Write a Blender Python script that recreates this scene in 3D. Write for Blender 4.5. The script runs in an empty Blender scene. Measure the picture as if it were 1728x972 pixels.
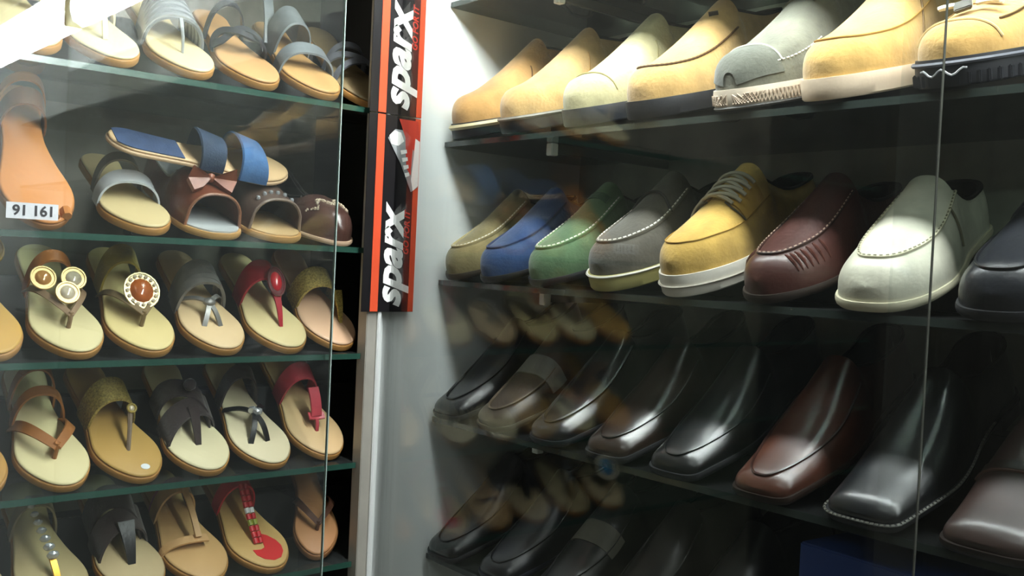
import bpy, bmesh, math, random
import numpy as np
from mathutils import Vector, Matrix, Euler
random.seed(7)
SC = bpy.context.scene
COL = SC.collection
Z0 = 1.35                                   # eye height above the floor

# ------------------------------------------------------------------ camera
cam_d = bpy.data.cameras.new('camera'); cam = bpy.data.objects.new('camera', cam_d); COL.objects.link(cam)
cam_d.sensor_width = 36; cam_d.lens = 1664.4 / 1728 * 36; cam_d.clip_start = .01
FW = Vector((-0.76309825, 0.64567103, -0.02810666))
RT = Vector((0.64417917, 0.76340094, 0.04745731))
UP = Vector((-0.05209846, -0.01810887, 0.99847775))
m = Matrix((RT, UP, -FW)).transposed().to_4x4(); m.translation = Vector((0, 0, Z0))
cam.matrix_world = m
SC.camera = cam

# ------------------------------------------------------------------ world, exposure
w = bpy.data.worlds.new('world'); SC.world = w; w.use_nodes = True
w.node_tree.nodes['Background'].inputs[0].default_value = (.75, .8, .85, 1)
w.node_tree.nodes['Background'].inputs[1].default_value = .3
SC.view_settings.view_transform = 'Standard'
SC.view_settings.look = 'None'
SC.view_settings.exposure = 0
SC.view_settings.gamma = 1
SC.view_settings.use_curve_mapping = False
SC.cycles.max_bounces = 8; SC.cycles.diffuse_bounces = 3; SC.cycles.glossy_bounces = 4; SC.cycles.transparent_max_bounces = 16
LAMP = 70.0            # luminance of the tube diffusers over the cabinets
FILL = 4.0             # luminance of the unseen ceiling panels added as room fill

# ------------------------------------------------------------------ materials
def lin(h):
    h = h.lstrip('#'); c = [int(h[i:i+2], 16) / 255 for i in (0, 2, 4)]
    return tuple(x / 12.92 if x <= .04045 else ((x + .055) / 1.055) ** 2.4 for x in c) + (1,)
_M = {}
def mat(name, col, rough=.5, noise=.12, scale=60, bump=.0, metal=0, coat=0, sheen=0, spec=.5, emit=0):
    key = (name, col, rough, noise, scale, bump, metal, coat, sheen, spec, emit)
    if key in _M: return _M[key]
    M = bpy.data.materials.new(name); M.use_nodes = True
    nt = M.node_tree; N = nt.nodes; Lk = nt.links; b = N['Principled BSDF']
    b.inputs['Roughness'].default_value = rough; b.inputs['Metallic'].default_value = metal
    b.inputs['Coat Weight'].default_value = coat; b.inputs['Coat Roughness'].default_value = .2
    b.inputs['Sheen Weight'].default_value = sheen; b.inputs['Specular IOR Level'].default_value = spec
    c = lin(col)
    tc = N.new('ShaderNodeTexCoord')
    n = N.new('ShaderNodeTexNoise'); n.inputs['Scale'].default_value = scale; n.inputs['Detail'].default_value = 6
    Lk.new(tc.outputs['Object'], n.inputs['Vector'])
    r = N.new('ShaderNodeValToRGB')
    r.color_ramp.elements[0].position = .3; r.color_ramp.elements[1].position = .7
    r.color_ramp.elements[0].color = tuple(x * (1 - noise) for x in c[:3]) + (1,)
    r.color_ramp.elements[1].color = tuple(min(1, x * (1 + noise)) for x in c[:3]) + (1,)
    Lk.new(n.outputs['Fac'], r.inputs['Fac']); Lk.new(r.outputs['Color'], b.inputs['Base Color'])
    if bump:
        bp = N.new('ShaderNodeBump'); bp.inputs['Strength'].default_value = bump; bp.inputs['Distance'].default_value = .002
        n2 = N.new('ShaderNodeTexNoise'); n2.inputs['Scale'].default_value = scale * 6; n2.inputs['Detail'].default_value = 4
        Lk.new(tc.outputs['Object'], n2.inputs['Vector'])
        Lk.new(n2.outputs['Fac'], bp.inputs['Height']); Lk.new(bp.outputs['Normal'], b.inputs['Normal'])
    if emit:
        b.inputs['Emission Color'].default_value = c; b.inputs['Emission Strength'].default_value = emit
    _M[key] = M
    return M
def glass(name, tint=(.97, .985, .98), refl=.05, haze=.02):
    M = bpy.data.materials.new(name); M.use_nodes = True
    nt = M.node_tree; N = nt.nodes; Lk = nt.links; N.clear()
    out = N.new('ShaderNodeOutputMaterial'); tr = N.new('ShaderNodeBsdfTransparent'); gl = N.new('ShaderNodeBsdfGlossy'); df = N.new('ShaderNodeBsdfDiffuse')
    tr.inputs[0].default_value = (*tint, 1); gl.inputs['Roughness'].default_value = .012; df.inputs[0].default_value = (.8, .84, .84, 1)
    lw = N.new('ShaderNodeLayerWeight'); lw.inputs['Blend'].default_value = .5
    p = N.new('ShaderNodeMath'); p.operation = 'POWER'; p.inputs[1].default_value = 5
    mu = N.new('ShaderNodeMath'); mu.operation = 'MULTIPLY_ADD'; mu.inputs[1].default_value = .9; mu.inputs[2].default_value = refl
    Lk.new(lw.outputs['Facing'], p.inputs[0]); Lk.new(p.outputs[0], mu.inputs[0])
    m1 = N.new('ShaderNodeMixShader'); Lk.new(mu.outputs[0], m1.inputs[0]); Lk.new(tr.outputs[0], m1.inputs[1]); Lk.new(gl.outputs[0], m1.inputs[2])
    tc = N.new('ShaderNodeTexCoord'); n = N.new('ShaderNodeTexNoise'); n.inputs['Scale'].default_value = 7; n.inputs['Detail'].default_value = 5
    Lk.new(tc.outputs['Object'], n.inputs['Vector'])
    hz = N.new('ShaderNodeMath'); hz.operation = 'MULTIPLY'; hz.inputs[1].default_value = haze * 2
    Lk.new(n.outputs['Fac'], hz.inputs[0])
    m2 = N.new('ShaderNodeMixShader'); Lk.new(hz.outputs[0], m2.inputs[0]); Lk.new(m1.outputs[0], m2.inputs[1]); Lk.new(df.outputs[0], m2.inputs[2])
    Lk.new(m2.outputs[0], out.inputs[0])
    return M
def emitter(name, col, strength):
    M = bpy.data.materials.new(name); M.use_nodes = True
    N = M.node_tree.nodes; N.clear(); o = N.new('ShaderNodeOutputMaterial'); e = N.new('ShaderNodeEmission')
    e.inputs[0].default_value = (*col, 1); e.inputs[1].default_value = strength
    M.node_tree.links.new(e.outputs[0], o.inputs[0]); return M
def suede(c, n=.16): return mat('suede', c, .92, n, 45, .35, 0, 0, .35, .25)
def leather(c, r=.42, coat=.15): return mat('leather', c, r, .14, 40, .18, 0, coat)
def polished(c, r=.3): return mat('polished_leather', c, r + .08, .25, 25, .12, 0, .6, 0, .75)
def metal(c, r=.25): return mat('metal', c, r, .05, 50, 0, 1)
def plain(c, r=.6): return mat('plain', c, r, .06, 60, .08)
BLACKSOLE = mat('black_rubber', '#222226', .55, .15, 60, .1)
LINING = mat('shoe_lining', '#211b18', .85, .15, 60)
WHITETHREAD = plain('#e6e2d6', .8)
BROWNSIDE = plain('#a9783c', .55)

# ------------------------------------------------------------------ mesh helpers
def obj(name, V, F, material, parent=None, smooth=True, kind=None):
    me = bpy.data.meshes.new(name); me.from_pydata([tuple(v) for v in V], [], F)
    bm = bmesh.new(); bm.from_mesh(me); bmesh.ops.recalc_face_normals(bm, faces=bm.faces[:]); bm.to_mesh(me); bm.free()
    if smooth:
        me.polygons.foreach_set('use_smooth', [True] * len(me.polygons))
        me.set_sharp_from_angle(angle=math.radians(42))
    me.materials.append(material)
    o = bpy.data.objects.new(name, me); COL.objects.link(o)
    if parent: o.parent = parent
    if kind: o['kind'] = kind
    return o
def tag(o, label, cat, group=None):
    o['label'] = label; o['category'] = cat
    if group: o['group'] = group
    return o
def empty(name, loc, rot=(0, 0, 0)):
    o = bpy.data.objects.new(name, None); COL.objects.link(o); o.empty_display_size = .05
    o.location = loc; o.rotation_euler = rot; return o
class G:                                       # geometry collector
    def __init__(s): s.V = []; s.F = []
    def add(s, V, F):
        k = len(s.V); s.V += [tuple(v) for v in V]; s.F += [tuple(i + k for i in f) for f in F]; return s
    def box(s, a, b, bev=0):
        (x0, y0, z0), (x1, y1, z1) = a, b
        if bev:
            bm = bmesh.new(); bmesh.ops.create_cube(bm, size=1)
            for v in bm.verts: v.co = Vector(((x0+x1)/2 + v.co.x*(x1-x0), (y0+y1)/2 + v.co.y*(y1-y0), (z0+z1)/2 + v.co.z*(z1-z0)))
            bmesh.ops.bevel(bm, geom=bm.edges[:], offset=bev, segments=2, affect='EDGES')
            bm.verts.index_update(); s.add([v.co[:] for v in bm.verts], [[v.index for v in f.verts] for f in bm.faces]); bm.free(); return s
        V = [(x, y, z) for z in (z0, z1) for y in (y0, y1) for x in (x0, x1)]
        return s.add(V, [(0,2,3,1), (4,5,7,6), (0,1,5,4), (2,6,7,3), (0,4,6,2), (1,3,7,5)])
    def tube(s, P, r, n=6, closed=False):
        P = [Vector(p) for p in P]; m = len(P); V = []
        prev = None
        for i, p in enumerate(P):
            t = (P[(i+1) % m] - P[i-1]) if closed else (P[min(i+1, m-1)] - P[max(i-1, 0)])
            t = t.normalized() if t.length > 1e-9 else Vector((0, 0, 1))
            if prev is None:
                a = Vector((0, 0, 1)) if abs(t.z) < .9 else Vector((1, 0, 0)); u = t.cross(a).normalized()
            else:
                u = prev - t * prev.dot(t); u = u.normalized() if u.length > 1e-6 else t.orthogonal().normalized()
            prev = u; v = t.cross(u); rr = r[i] if isinstance(r, (list, tuple)) else r
            V += [p + (u * math.cos(2*math.pi*k/n) + v * math.sin(2*math.pi*k/n)) * rr for k in range(n)]
        F = []
        for i in range(m if closed else m - 1):
            j = (i + 1) % m
            F += [(i*n+k, i*n+(k+1) % n, j*n+(k+1) % n, j*n+k) for k in range(n)]
        if not closed: F += [tuple(range(n)), tuple(range((m-1)*n, m*n))]
        return s.add(V, F)
    def ribbon(s, P, Wd, Nn, hw, th):            # flat band with thickness swept along P
        m = len(P); V = []
        for i in range(m):
            p, wd, nn = Vector(P[i]), Vector(Wd[i]).normalized(), Vector(Nn[i]).normalized()
            h = hw[i] if isinstance(hw, (list, tuple)) else hw
            V += [p - wd*h - nn*th/2, p + wd*h - nn*th/2, p + wd*h*.93 + nn*th/2, p - wd*h*.93 + nn*th/2]
        F = []
        for i in range(m - 1):
            F += [(i*4+k, i*4+(k+1) % 4, i*4+4+(k+1) % 4, i*4+4+k) for k in range(4)]
        return s.add(V, F + [(0,1,2,3), tuple(range(4*m-4, 4*m))])
    def ball(s, c, r, n=8, sq=(1, 1, 1)):
        V = []; F = []
        for i in range(n//2 + 1):
            a = math.pi * i / (n//2)
            for k in range(n):
                b = 2*math.pi*k/n
                V.append((c[0]+r*sq[0]*math.sin(a)*math.cos(b), c[1]+r*sq[1]*math.sin(a)*math.sin(b), c[2]+r*sq[2]*math.cos(a)))
        for i in range(n//2):
            F += [(i*n+k, i*n+(k+1) % n, (i+1)*n+(k+1) % n, (i+1)*n+k) for k in range(n)]
        return s.add(V, F)
    def prism(s, poly, fn, z0, z1):              # extruded polygon, fn maps (u, v, z) to a point
        n = len(poly)
        V = [fn(u, v, z0) for u, v in poly] + [fn(u, v, z1) for u, v in poly]
        return s.add(V, [tuple(range(n)), tuple(range(n, 2*n))] + [(i, (i+1) % n, n+(i+1) % n, n+i) for i in range(n)])
    def obj(s, name, material, parent=None, smooth=True, kind=None): return obj(name, s.V, s.F, material, parent, smooth, kind)
def prof(pts):
    xs = [p[0] for p in pts]; ys = [p[1] for p in pts]; n = len(xs)
    def f(x):
        x = min(max(x, xs[0]), xs[-1]); i = 0
        while i < n - 2 and x > xs[i+1]: i += 1
        h = xs[i+1] - xs[i]; t = (x - xs[i]) / h
        d = lambda k: (ys[min(k+1, n-1)] - ys[max(k-1, 0)]) / (xs[min(k+1, n-1)] - xs[max(k-1, 0)])
        m0, m1 = d(i) * h, d(i+1) * h
        return (2*t**3-3*t*t+1)*ys[i] + (t**3-2*t*t+t)*m0 + (-2*t**3+3*t*t)*ys[i+1] + (t**3-t*t)*m1
    return f

# ------------------------------------------------------------------ closed shoes
LAST = {   # plan half width, centre height, rim height (all above the sole), throat
 'boot':  dict(L=.285, W=[(0,.036),(.2,.034),(.4,.034),(.6,.043),(.74,.0485),(.88,.046),(1,.042)], st=.80, n=2.3, hn=3.2,
               H=[(.34,.116),(.40,.111),(.5,.095),(.6,.078),(.7,.062),(.8,.049),(.9,.042),(1,.038)], R=[(0,.090),(.2,.084),(.40,.094)], throat=.40, ar=(46, 66), sole=.022),
 'moc':   dict(L=.28, W=[(0,.034),(.2,.032),(.4,.032),(.6,.041),(.74,.046),(.88,.042),(1,.036)], st=.80, n=2.2, hn=3,
               H=[(.36,.100),(.44,.093),(.55,.079),(.65,.065),(.75,.053),(.86,.044),(.94,.039),(1,.036)], R=[(0,.050),(.2,.046),(.3,.052),(.42,.074)], throat=.42, ar=(42, 64), sole=.009),
 'dress': dict(L=.30, W=[(0,.034),(.2,.032),(.4,.032),(.58,.042),(.70,.0455),(.85,.041),(1,.0345)], st=.93, n=3.6, hn=4,
               H=[(.36,.090),(.44,.082),(.55,.066),(.66,.049),(.76,.036),(.86,.026),(.94,.020),(1,.016)], R=[(0,.062),(.2,.052),(.3,.056),(.42,.072)], throat=.42, pn=2.8, ar=(42, 64), sole=.008),
 'flat':  dict(L=.235, W=[(0,.030),(.2,.028),(.4,.027),(.6,.036),(.74,.040),(.88,.036),(1,.030)], st=.78, n=2.1, hn=3,
               H=[(.6,.050),(.7,.050),(.8,.047),(.9,.042),(1,.037)], R=[(0,.055),(.2,.042),(.45,.034),(.66,.044)], throat=.66, ar=(40, 55), sole=.006),
 'peep':  dict(L=.235, W=[(0,.030),(.2,.028),(.4,.027),(.6,.036),(.74,.0405),(.88,.039),(1,.034)], st=.84, n=2.2, hn=3,
               H=[(.5,.062),(.6,.061),(.7,.056),(.8,.050),(.9,.045),(1,.042)], R=[(0,.055),(.2,.044),(.45,.036),(.56,.052)], throat=.56, ar=(40, 58), sole=.008),
}
class Shoe:
    def __init__(s, name, kind, loc, rz, tilt, upper, sole, lining=LINING, foot=1, scale=1.0, **kw):
        s.p = dict(LAST[kind]); s.p.update(kw); p = s.p; s.L = p['L']
        s.root = empty(name, loc, (-math.radians(tilt), 0, math.radians(rz)))
        s.root.scale = (scale,) * 3
        s.W = prof(p['W']); s.Hh = prof(p['H']); s.Rr = prof(p['R']); s.foot = foot; s.ts = p.get('thick', p['sole'])
        s.um = upper; s.send = p.get('send', 1.0)
        s.pn = p.get('pn', 2.5); s.lift = p.get('lift', .014 if kind == 'dress' else 0)
        s.build(sole, lining, kind)
    def cap(s, t, grow=0):
        p = s.p; c = 1
        if t < .12: c = max(0, 1 - ((.12 - t) / .12) ** 2.3) ** (1/2.3)
        if t > p['st']: c = max(0, 1 - ((t - p['st']) / (1 - p['st'])) ** p['n']) ** (1/p['n'])
        return c
    def w(s, t): return max(.0006, s.W(t) * s.cap(t))
    def cx(s, t): return s.foot * (.007 * math.sin(math.pi * min(1, t * 1.05)) - .006 * t * t)
    def b(s, t): return s.ts + s.lift * (1 - min(1, max(0, (t - .25) / .45))) ** 1.5 if s.lift else s.ts
    def h(s, t):
        c = 1
        if t > .9: c = max(0, 1 - .55 * ((t - .9) / .1) ** s.p['hn'])
        return s.Hh(t) * c
    def y(s, t): return (t - 1) * s.L
    def top(s, t, xf, off=0):                      # point on the vamp: xf in -1..1
        n = s.pn; w = s.w(t); z = s.h(t) * max(0, 1 - abs(xf) ** n) ** (1/n)
        q = Vector((s.cx(t) + xf * w, s.y(t), s.b(t) + z))
        if off: q += s.nrm(t, xf) * off
        return q
    def nrm(s, t, xf):
        e = .004; xa, xb = max(-.999, xf - .01), min(.999, xf + .01); ta, tb = max(0, t - e), min(.998, t + e)
        v = (s.top(t, xb) - s.top(t, xa)).cross(s.top(tb, xf) - s.top(ta, xf))
        return v.normalized() if v.length > 1e-12 else Vector((0, 0, 1))
    def build(s, solem, lining, kind):
        p = s.p; n = s.pn; m, k = 9, 5; th = p['throat']
        ss = [.12 * (1 - math.cos(i/7 * math.pi/2)) for i in range(7)] + list(np.linspace(.12, th - .02, 9)) + [th - .004, th + .004] + list(np.linspace(th + .03, p['st'], 10))
        e = [p['st'] + (1 - p['st']) * math.sin(i/10.4 * math.pi/2) for i in range(1, 11)]
        ss += e
        ss = [t for t in ss if t <= s.send + 1e-6]
        if s.send < 1: ss.append(s.send)
        rows = []; opens = []
        for t in ss:
            op = t < th; opens.append(op); w = s.w(t); cx = s.cx(t); b = s.b(t)
            a0, a1 = p['ar']; ar = math.radians(a0 + (a1 - a0) * min(1, t / th) ** 2)
            H = s.Rr(t) / math.sin(ar) ** (2/n) if op else s.h(t)
            half = []
            for j in range(m + 1):
                a = ar * j / m
                half.append((w * math.cos(a) ** (2/n), H * math.sin(a) ** (2/n)))
            rx, rz = half[-1]
            if op:
                fl = min(.012, rz * .4)
                half += [(max(0, rx - .004), rz - .002), (max(0, rx - .005) * .98, rz * .6 + fl * .4), (rx * .85, fl + .004), (rx * .45, fl)]
            else:
                for j in range(1, k):
                    a = ar + (math.pi/2 - ar) * j / k
                    half.append((w * math.cos(a) ** (2/n), H * math.sin(a) ** (2/n)))
            top = (0, fl if op else H)
            row = [(cx + x, s.y(t), b + z) for x, z in half] + [(cx, s.y(t), b + top[1])] + [(cx - x, s.y(t), b + z) for x, z in reversed(half)]
            rows.append(row)
        nr = len(rows[0]); V = [q for r in rows for q in r]; FU = []; FL = []
        for i in range(len(rows) - 1):
            for j in range(nr - 1):
                f = (i*nr+j, i*nr+j+1, (i+1)*nr+j+1, (i+1)*nr+j)
                inner = m <= j < nr - 1 - m
                (FL if inner and (opens[i] or opens[i+1]) else FU).append(f)
        if s.send == 1: FU += [((len(rows)-1)*nr+j, (len(rows)-1)*nr+j+1, (len(rows)-1)*nr+nr-2-j, (len(rows)-1)*nr+nr-1-j) for j in range((nr-1)//2)]
        def sub(F):
            ids = sorted({i for f in F for i in f}); mp = {a: c for c, a in enumerate(ids)}
            return [V[i] for i in ids], [tuple(mp[i] for i in f) for f in F]
        obj('upper', *sub(FU), s.um, s.root); obj('lining', *sub(FL), lining, s.root)
        # collar piping along the rim
        rim = [rows[i][m] for i in range(len(rows)) if opens[i]]; rim2 = [rows[i][nr-1-m] for i in range(len(rows)) if opens[i]]
        G().tube(list(reversed(rim)) + rim2, .0024, 5).obj('collar', lining, s.root)
        # sole
        g = G(); outl = []; grow = p.get('welt', .003)
        us = [i/60 for i in range(61)]
        ts = [.5 - .5*math.cos(math.pi*u) for u in us]
        L_ = [(s.cx(t) + s.w(t) + grow * s.cap(t), t) for t in ts]; R_ = [(s.cx(t) - s.w(t) - grow * s.cap(t), t) for t in reversed(ts)]
        ring = L_ + R_[1:-1]
        def yy(t): return s.y(t) + (grow * (2*t - 1))
        def layer(zf, ins): return [(s.cx(t) + (x - s.cx(t)) * ins, yy(t) - (0 if t < .5 else (1-ins)*.02), zf(t)) for x, t in ring]
        bot = lambda t: s.b(t) - s.ts
        lay = [layer(bot, .94), layer(lambda t: bot(t) + .002, .985), layer(lambda t: bot(t) + s.ts*.55, 1.0), layer(lambda t: bot(t) + s.ts*.85, .995), layer(lambda t: bot(t) + s.ts + .0008, .975)]
        q = len(ring); VV = [v for l in lay for v in l]; F = [tuple(range(q))] + [tuple(range(4*q, 5*q))]
        for l in range(4): F += [(l*q+i, l*q+(i+1) % q, (l+1)*q+(i+1) % q, (l+1)*q+i) for i in range(q)]
        ymax = max(v[1] for v in VV); zmin = min(v[2] for v in VV)
        s.sole = obj('sole', VV, F, solem, s.root)
        if s.lift:
            hb = [(x, t) for x, t in ring if t <= .26]
            hb.sort(key=lambda a: math.atan2(a[0] - s.cx(a[1]), s.y(a[1]) - s.y(.14)))
            g = G(); g.prism([(x, yy(t)) for x, t in hb], lambda u, v, z: (u, v, z), 0, s.lift + .001); g.obj('heel', solem, s.root)
    # decorations -------------------------------------------------------
    def upath(s, s0, sF, gl, N=48, e=3.0, off=.001):
        P = []
        for i in range(N + 1):
            th = math.pi * (i/N - .5); c, sn = math.cos(th), math.sin(th)
            t = s0 + (sF - s0) * abs(c) ** (2/e); lat = gl * math.copysign(abs(sn) ** (2/e), sn)
            wr = s.W(t) * min(1, s.cap(t) + .15); P.append(s.top(t, max(-.97, min(.97, lat * wr / s.w(t))), off))
        return P
    def seam(s, material, P=None, r=.0014, name='seam', **k):
        P = P or s.upath(**k); G().tube(P, r, 5).obj(name, material, s.root); return P
    def stitch(s, material, P, every=.007, ln=.0042, r=.0009):
        g = G(); acc = 0; P = [Vector(p) for p in P]
        d = [0]
        for a, c in zip(P, P[1:]): d.append(d[-1] + (c - a).length)
        def at(x):
            for i in range(len(P) - 1):
                if d[i+1] >= x: return P[i].lerp(P[i+1], (x - d[i]) / max(1e-9, d[i+1] - d[i]))
            return P[-1]
        x = every/2
        while x + ln < d[-1]:
            g.tube([at(x), at(x + ln)], r, 4); x += every
        g.obj('stitching', material, s.root, kind='stuff')
    def patch(s, material, s0, s1, x0, x1, off=.002, name='panel', ns=10, nx=14):
        V = []; F = []
        for lay in (0.0, off):
            for i in range(ns + 1):
                for j in range(nx + 1):
                    V.append(s.top(s0 + (s1-s0)*i/ns, x0 + (x1-x0)*j/nx, lay - .0006 if lay == 0 else lay))
        A = (ns+1)*(nx+1); I = lambda l, i, j: l*A + i*(nx+1) + j
        for i in range(ns):
            for j in range(nx):
                F += [(I(0,i,j), I(0,i+1,j), I(0,i+1,j+1), I(0,i,j+1)), (I(1,i,j), I(1,i,j+1), I(1,i+1,j+1), I(1,i+1,j))]
        for i in range(ns): F += [(I(0,i,0), I(0,i+1,0), I(1,i+1,0), I(1,i,0)), (I(0,i,nx), I(0,i+1,nx), I(1,i+1,nx), I(1,i,nx))]
        for j in range(nx): F += [(I(0,0,j), I(0,0,j+1), I(1,0,j+1), I(1,0,j)), (I(0,ns,j), I(0,ns,j+1), I(1,ns,j+1), I(1,ns,j))]
        return obj(name, V, F, material, s.root)
    def cross(s, t, x0=-.96, x1=.96, off=.001, N=20, bow=0):
        return [s.top(t - bow * (1 - (2*i/N - 1) ** 2), x0 + (x1-x0)*i/N, off) for i in range(N+1)]
    def sidelines(s, material, t=.56, r=.0011):
        for sg in (-1, 1):
            P = [s.top(t + .07 * (i/12) ** 2, sg * (.70 + .27 * i/12), .0008) for i in range(13)]
            G().tube(P, r, 5).obj('side_seam', material, s.root)
    def welt(s, material, z, r=.0018, off=.0035, t0=.3):
        P = []
        N = 30
        for sg in (1, -1):
            seq = [t0 + (1 - t0) * math.sin(i/N*math.pi/2) for i in range(N+1)]
            if sg == -1: seq = seq[::-1][1:]
            P += [(s.cx(t) + sg*(s.w(t) + off*s.cap(t)), s.y(t) + off * (2*t-1), s.b(t) - s.ts + z) for t in seq]
        G().tube(P, r, 5).obj('welt', material, s.root); return P
    def pleats(s, material, sF=.93, gl=.66, N=22):
        g = G()
        for i in range(N):
            th = math.pi * ((i+.5)/N - .5) * .86; c, sn = math.cos(th), math.sin(th)
            t = .62 + (sF - .62) * abs(c) ** (2/3); lat = gl * math.copysign(abs(sn) ** (2/3), sn)
            wr = s.W(t) * min(1, s.cap(t) + .15); xf = max(-.95, min(.95, lat * wr / s.w(t)))
            if abs(sn) < .5: continue
            if abs(sn) < .5: P = [s.top(min(.995, t + (.995 - t) * q), xf * (1 - .1*q), .0002) for q in (.15, .4, .65, .9)]
            else: P = [s.top(t, xf + math.copysign((.985 - abs(xf)) * q, xf), .0002) for q in (.12, .4, .65, .9)]
            g.tube(P, [.0008, .0022, .0020, .0008], 6)
        g.obj('pleats', material, s.root, kind='stuff')

RS = {0: .394, 1: .178, 2: -.036, 3: -.250, 4: -.466}          # right shelf tops, relative to the eye
LS = {1: .213, 2: .008, 3: -.148, 4: -.310, 5: -.458}          # left shelf tops
YE, XE = .906, -1.25                                           # front edges
def mens(kind, row, x, upper, sole, tilt, label, cat, name, yaw=0, dy=0, foot=-1, **k):
    s = Shoe(name, kind, (x, YE - .006 + dy, Z0 + RS[row] + .0022), 180 + yaw, TILT[row], upper, sole, foot=foot, **k)
    tag(s.root, label, cat, {1: 'mens boots on the top shelf of the right cabinet', 2: 'casual shoes on the second shelf of the right cabinet',
        3: 'leather shoes on the third shelf of the right cabinet', 4: 'leather shoes on the lowest shelf of the right cabinet'}[row])
    return s

# ================================================================== the setting
def struct(name, a, b, material, bev=0):
    o = G().box(a, b, bev).obj(name, material, None, False); o['kind'] = 'structure'; return o
WALL = mat('painted_wall', '#6a675f', .8, .06, 8)
struct('floor', (-1.9, -2.6, -.06), (2.6, 1.5, 0), mat('floor_tile', '#5f5a52', .5, .12, 6))
struct('ceiling', (-1.9, -2.6, 2.75), (2.6, 1.5, 2.81), WALL)
struct('wall_left', (-1.96, -2.6, 0), (-1.9, 1.5, 2.75), WALL)
struct('wall_back', (-1.9, 1.5, 0), (2.6, 1.56, 2.75), WALL)
struct('wall_right', (2.6, -2.6, 0), (2.66, 1.5, 2.75), WALL)
struct('wall_front', (-1.9, -2.66, 0), (2.6, -2.6, 2.75), WALL)

# ------------------------------------------------------------------ right cabinet
WHITE = mat('white_laminate', '#e9edec', .32, .02, 6)
DARKBACK = mat('dark_back_board', '#96988b', .35, .4, 9)
BLACKB = mat('black_board', '#1a1a1b', .5, .2, 10)
c = empty('display_cabinet', (-1.25, .8, 0))
def part(name, a, b, material, parent, bev=0):
    ox = Vector(parent.location) if parent.parent is None else Vector((0, 0, 0))
    a = tuple(Vector(a) - ox); b = tuple(Vector(b) - ox)
    return G().box(a, b, bev).obj(name, material, parent, False)
part('side_panel', (-1.268, .796, .06), (-1.25, 1.215, 2.2), WHITE, c)
part('back_panel', (-1.25, 1.20, .06), (1.30, 1.215, 2.2), DARKBACK, c)
part('end_panel', (1.30, .796, .06), (1.318, 1.215, 2.2), WHITE, c)
part('plinth', (-1.25, .83, 0), (1.30, 1.19, .06), BLACKB, c)
part('bottom_board', (-1.25, .80, .06), (1.30, 1.185, .08), WHITE, c)
part('top_board', (-1.25, .796, 2.18), (1.30, 1.185, 2.2), WHITE, c)
part('pelmet', (-1.23, .69, 1.985), (1.318, .795, 2.2), mat('pelmet_laminate', '#8d8a86', .5, .08, 8), c)
tag(c, 'white laminate display cabinet of mens shoes with dark back board', 'cabinet')
ALU = metal('#c3c6c8', .3)
fr = empty('frame_strip', (XE, .785, 0))
part('channel', (-1.262, .772, .06), (-1.238, .7955, 2.18), mat('satin_aluminium', '#aaa69d', .5, .06, 30, 0, .2), fr, .001)
part('rib', (-1.238, .7885, .06), (-1.2335, .7945, 2.18), mat('bright_aluminium', '#eceeee', .35, .03, 30, 0, .2), fr, .001)
tag(fr, 'upright satin aluminium strip between the sandal cabinet and the white panel', 'frame strip')

SHELFG = glass('shelf_glass', (.86, .93, .90), .07, .02)
SHELFD = glass('tinted_shelf_glass', (.34, .37, .35), .08, .015)
EDGER = mat('dark_glass_edge', '#2b322f', .12, .2, 8, 0, 0, .5)
EDGEL = mat('green_glass_edge', '#274a3f', .15, .25, 8, 0, 0, .5)
rname = {0: 'glass shelf above the tan boots at the top of the picture', 1: 'glass shelf carrying the tan boots', 2: 'glass shelf carrying the coloured suede shoes and moccasins',
         3: 'glass shelf carrying the black and brown dress shoes', 4: 'glass shelf carrying the lowest row of black shoes'}
RISER = mat('riser_board', '#232222', .5, .2, 10)
rise = {1: (.19, .0), 2: (.2, .0), 3: (.2, .0), 4: (.2, .0)}
TILT = {0: 0, 1: 15, 2: 20, 3: 22, 4: 22}
for k, z in RS.items():
    z += Z0
    e = empty('glass_shelf', (0, YE, z))
    part('pane', (-1.249, YE + .002, z - .008), (1.29, 1.199, z), SHELFD, e)
    part('front_edge', (-1.249, YE, z - .008), (1.29, YE + .002, z), EDGER, e)
    for bx in (-1.05, -.22, .6):
        part('bracket', (bx - .004, .958, z - .022), (bx + .004, 1.199, z - .0085), mat('shelf_bracket', '#4a4c48', .4, .05, 20), e, .001)
        part('bracket_tip', (bx - .006, .945, z - .026), (bx + .006, .958, z - .0085), mat('shelf_bracket', '#d6d7d2', .4, .05, 20), e, .001)
    tag(e, rname[k], 'shelf', 'glass shelves of the right cabinet')
    if k:
        r0 = .215; hh = r0 * math.tan(math.radians(TILT[k])) - .001
        t = G().box((-1.245, YE + r0, z + .0005), (-.30, YE + r0 + .05, z + hh - .004), .002).obj('display_riser', RISER, None)
        tag(t, 'dark riser bar propping the heels of the ' + {1: 'tan boots', 2: 'coloured casual shoes', 3: 'dress shoes on the third shelf', 4: 'lowest black shoes'}[k], 'riser', 'riser bars')
PANE = glass('door_glass', (.975, .985, .982), .045, .003)
PANEL = glass('door_glass_left', (.965, .98, .975), .045, .008)
PEDGE = mat('polished_glass_edge', '#9fb3ad', .2, .1, 10, 0, 0, .4)
for i, (x0, x1, y, lab) in enumerate([(-1.232, -.408, .806, 'sliding glass door in front of the left half of the mens shoes'), (-.45, .45, .816, 'sliding glass door in front of the right half of the mens shoes')]):
    e = empty('glass_door', ((x0+x1)/2, y, .085))
    part('pane', (x0, y, .085), (x1 - .0008, y + .005, 1.98), PANE, e)
    part('edge', (x1 - .0008, y + .001, .085), (x1, y + .004, 1.98), mat('dull_glass_edge', '#3f403b', .35, .3, 6), e)
    tag(e, lab, 'glass door', 'sliding glass doors')

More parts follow.
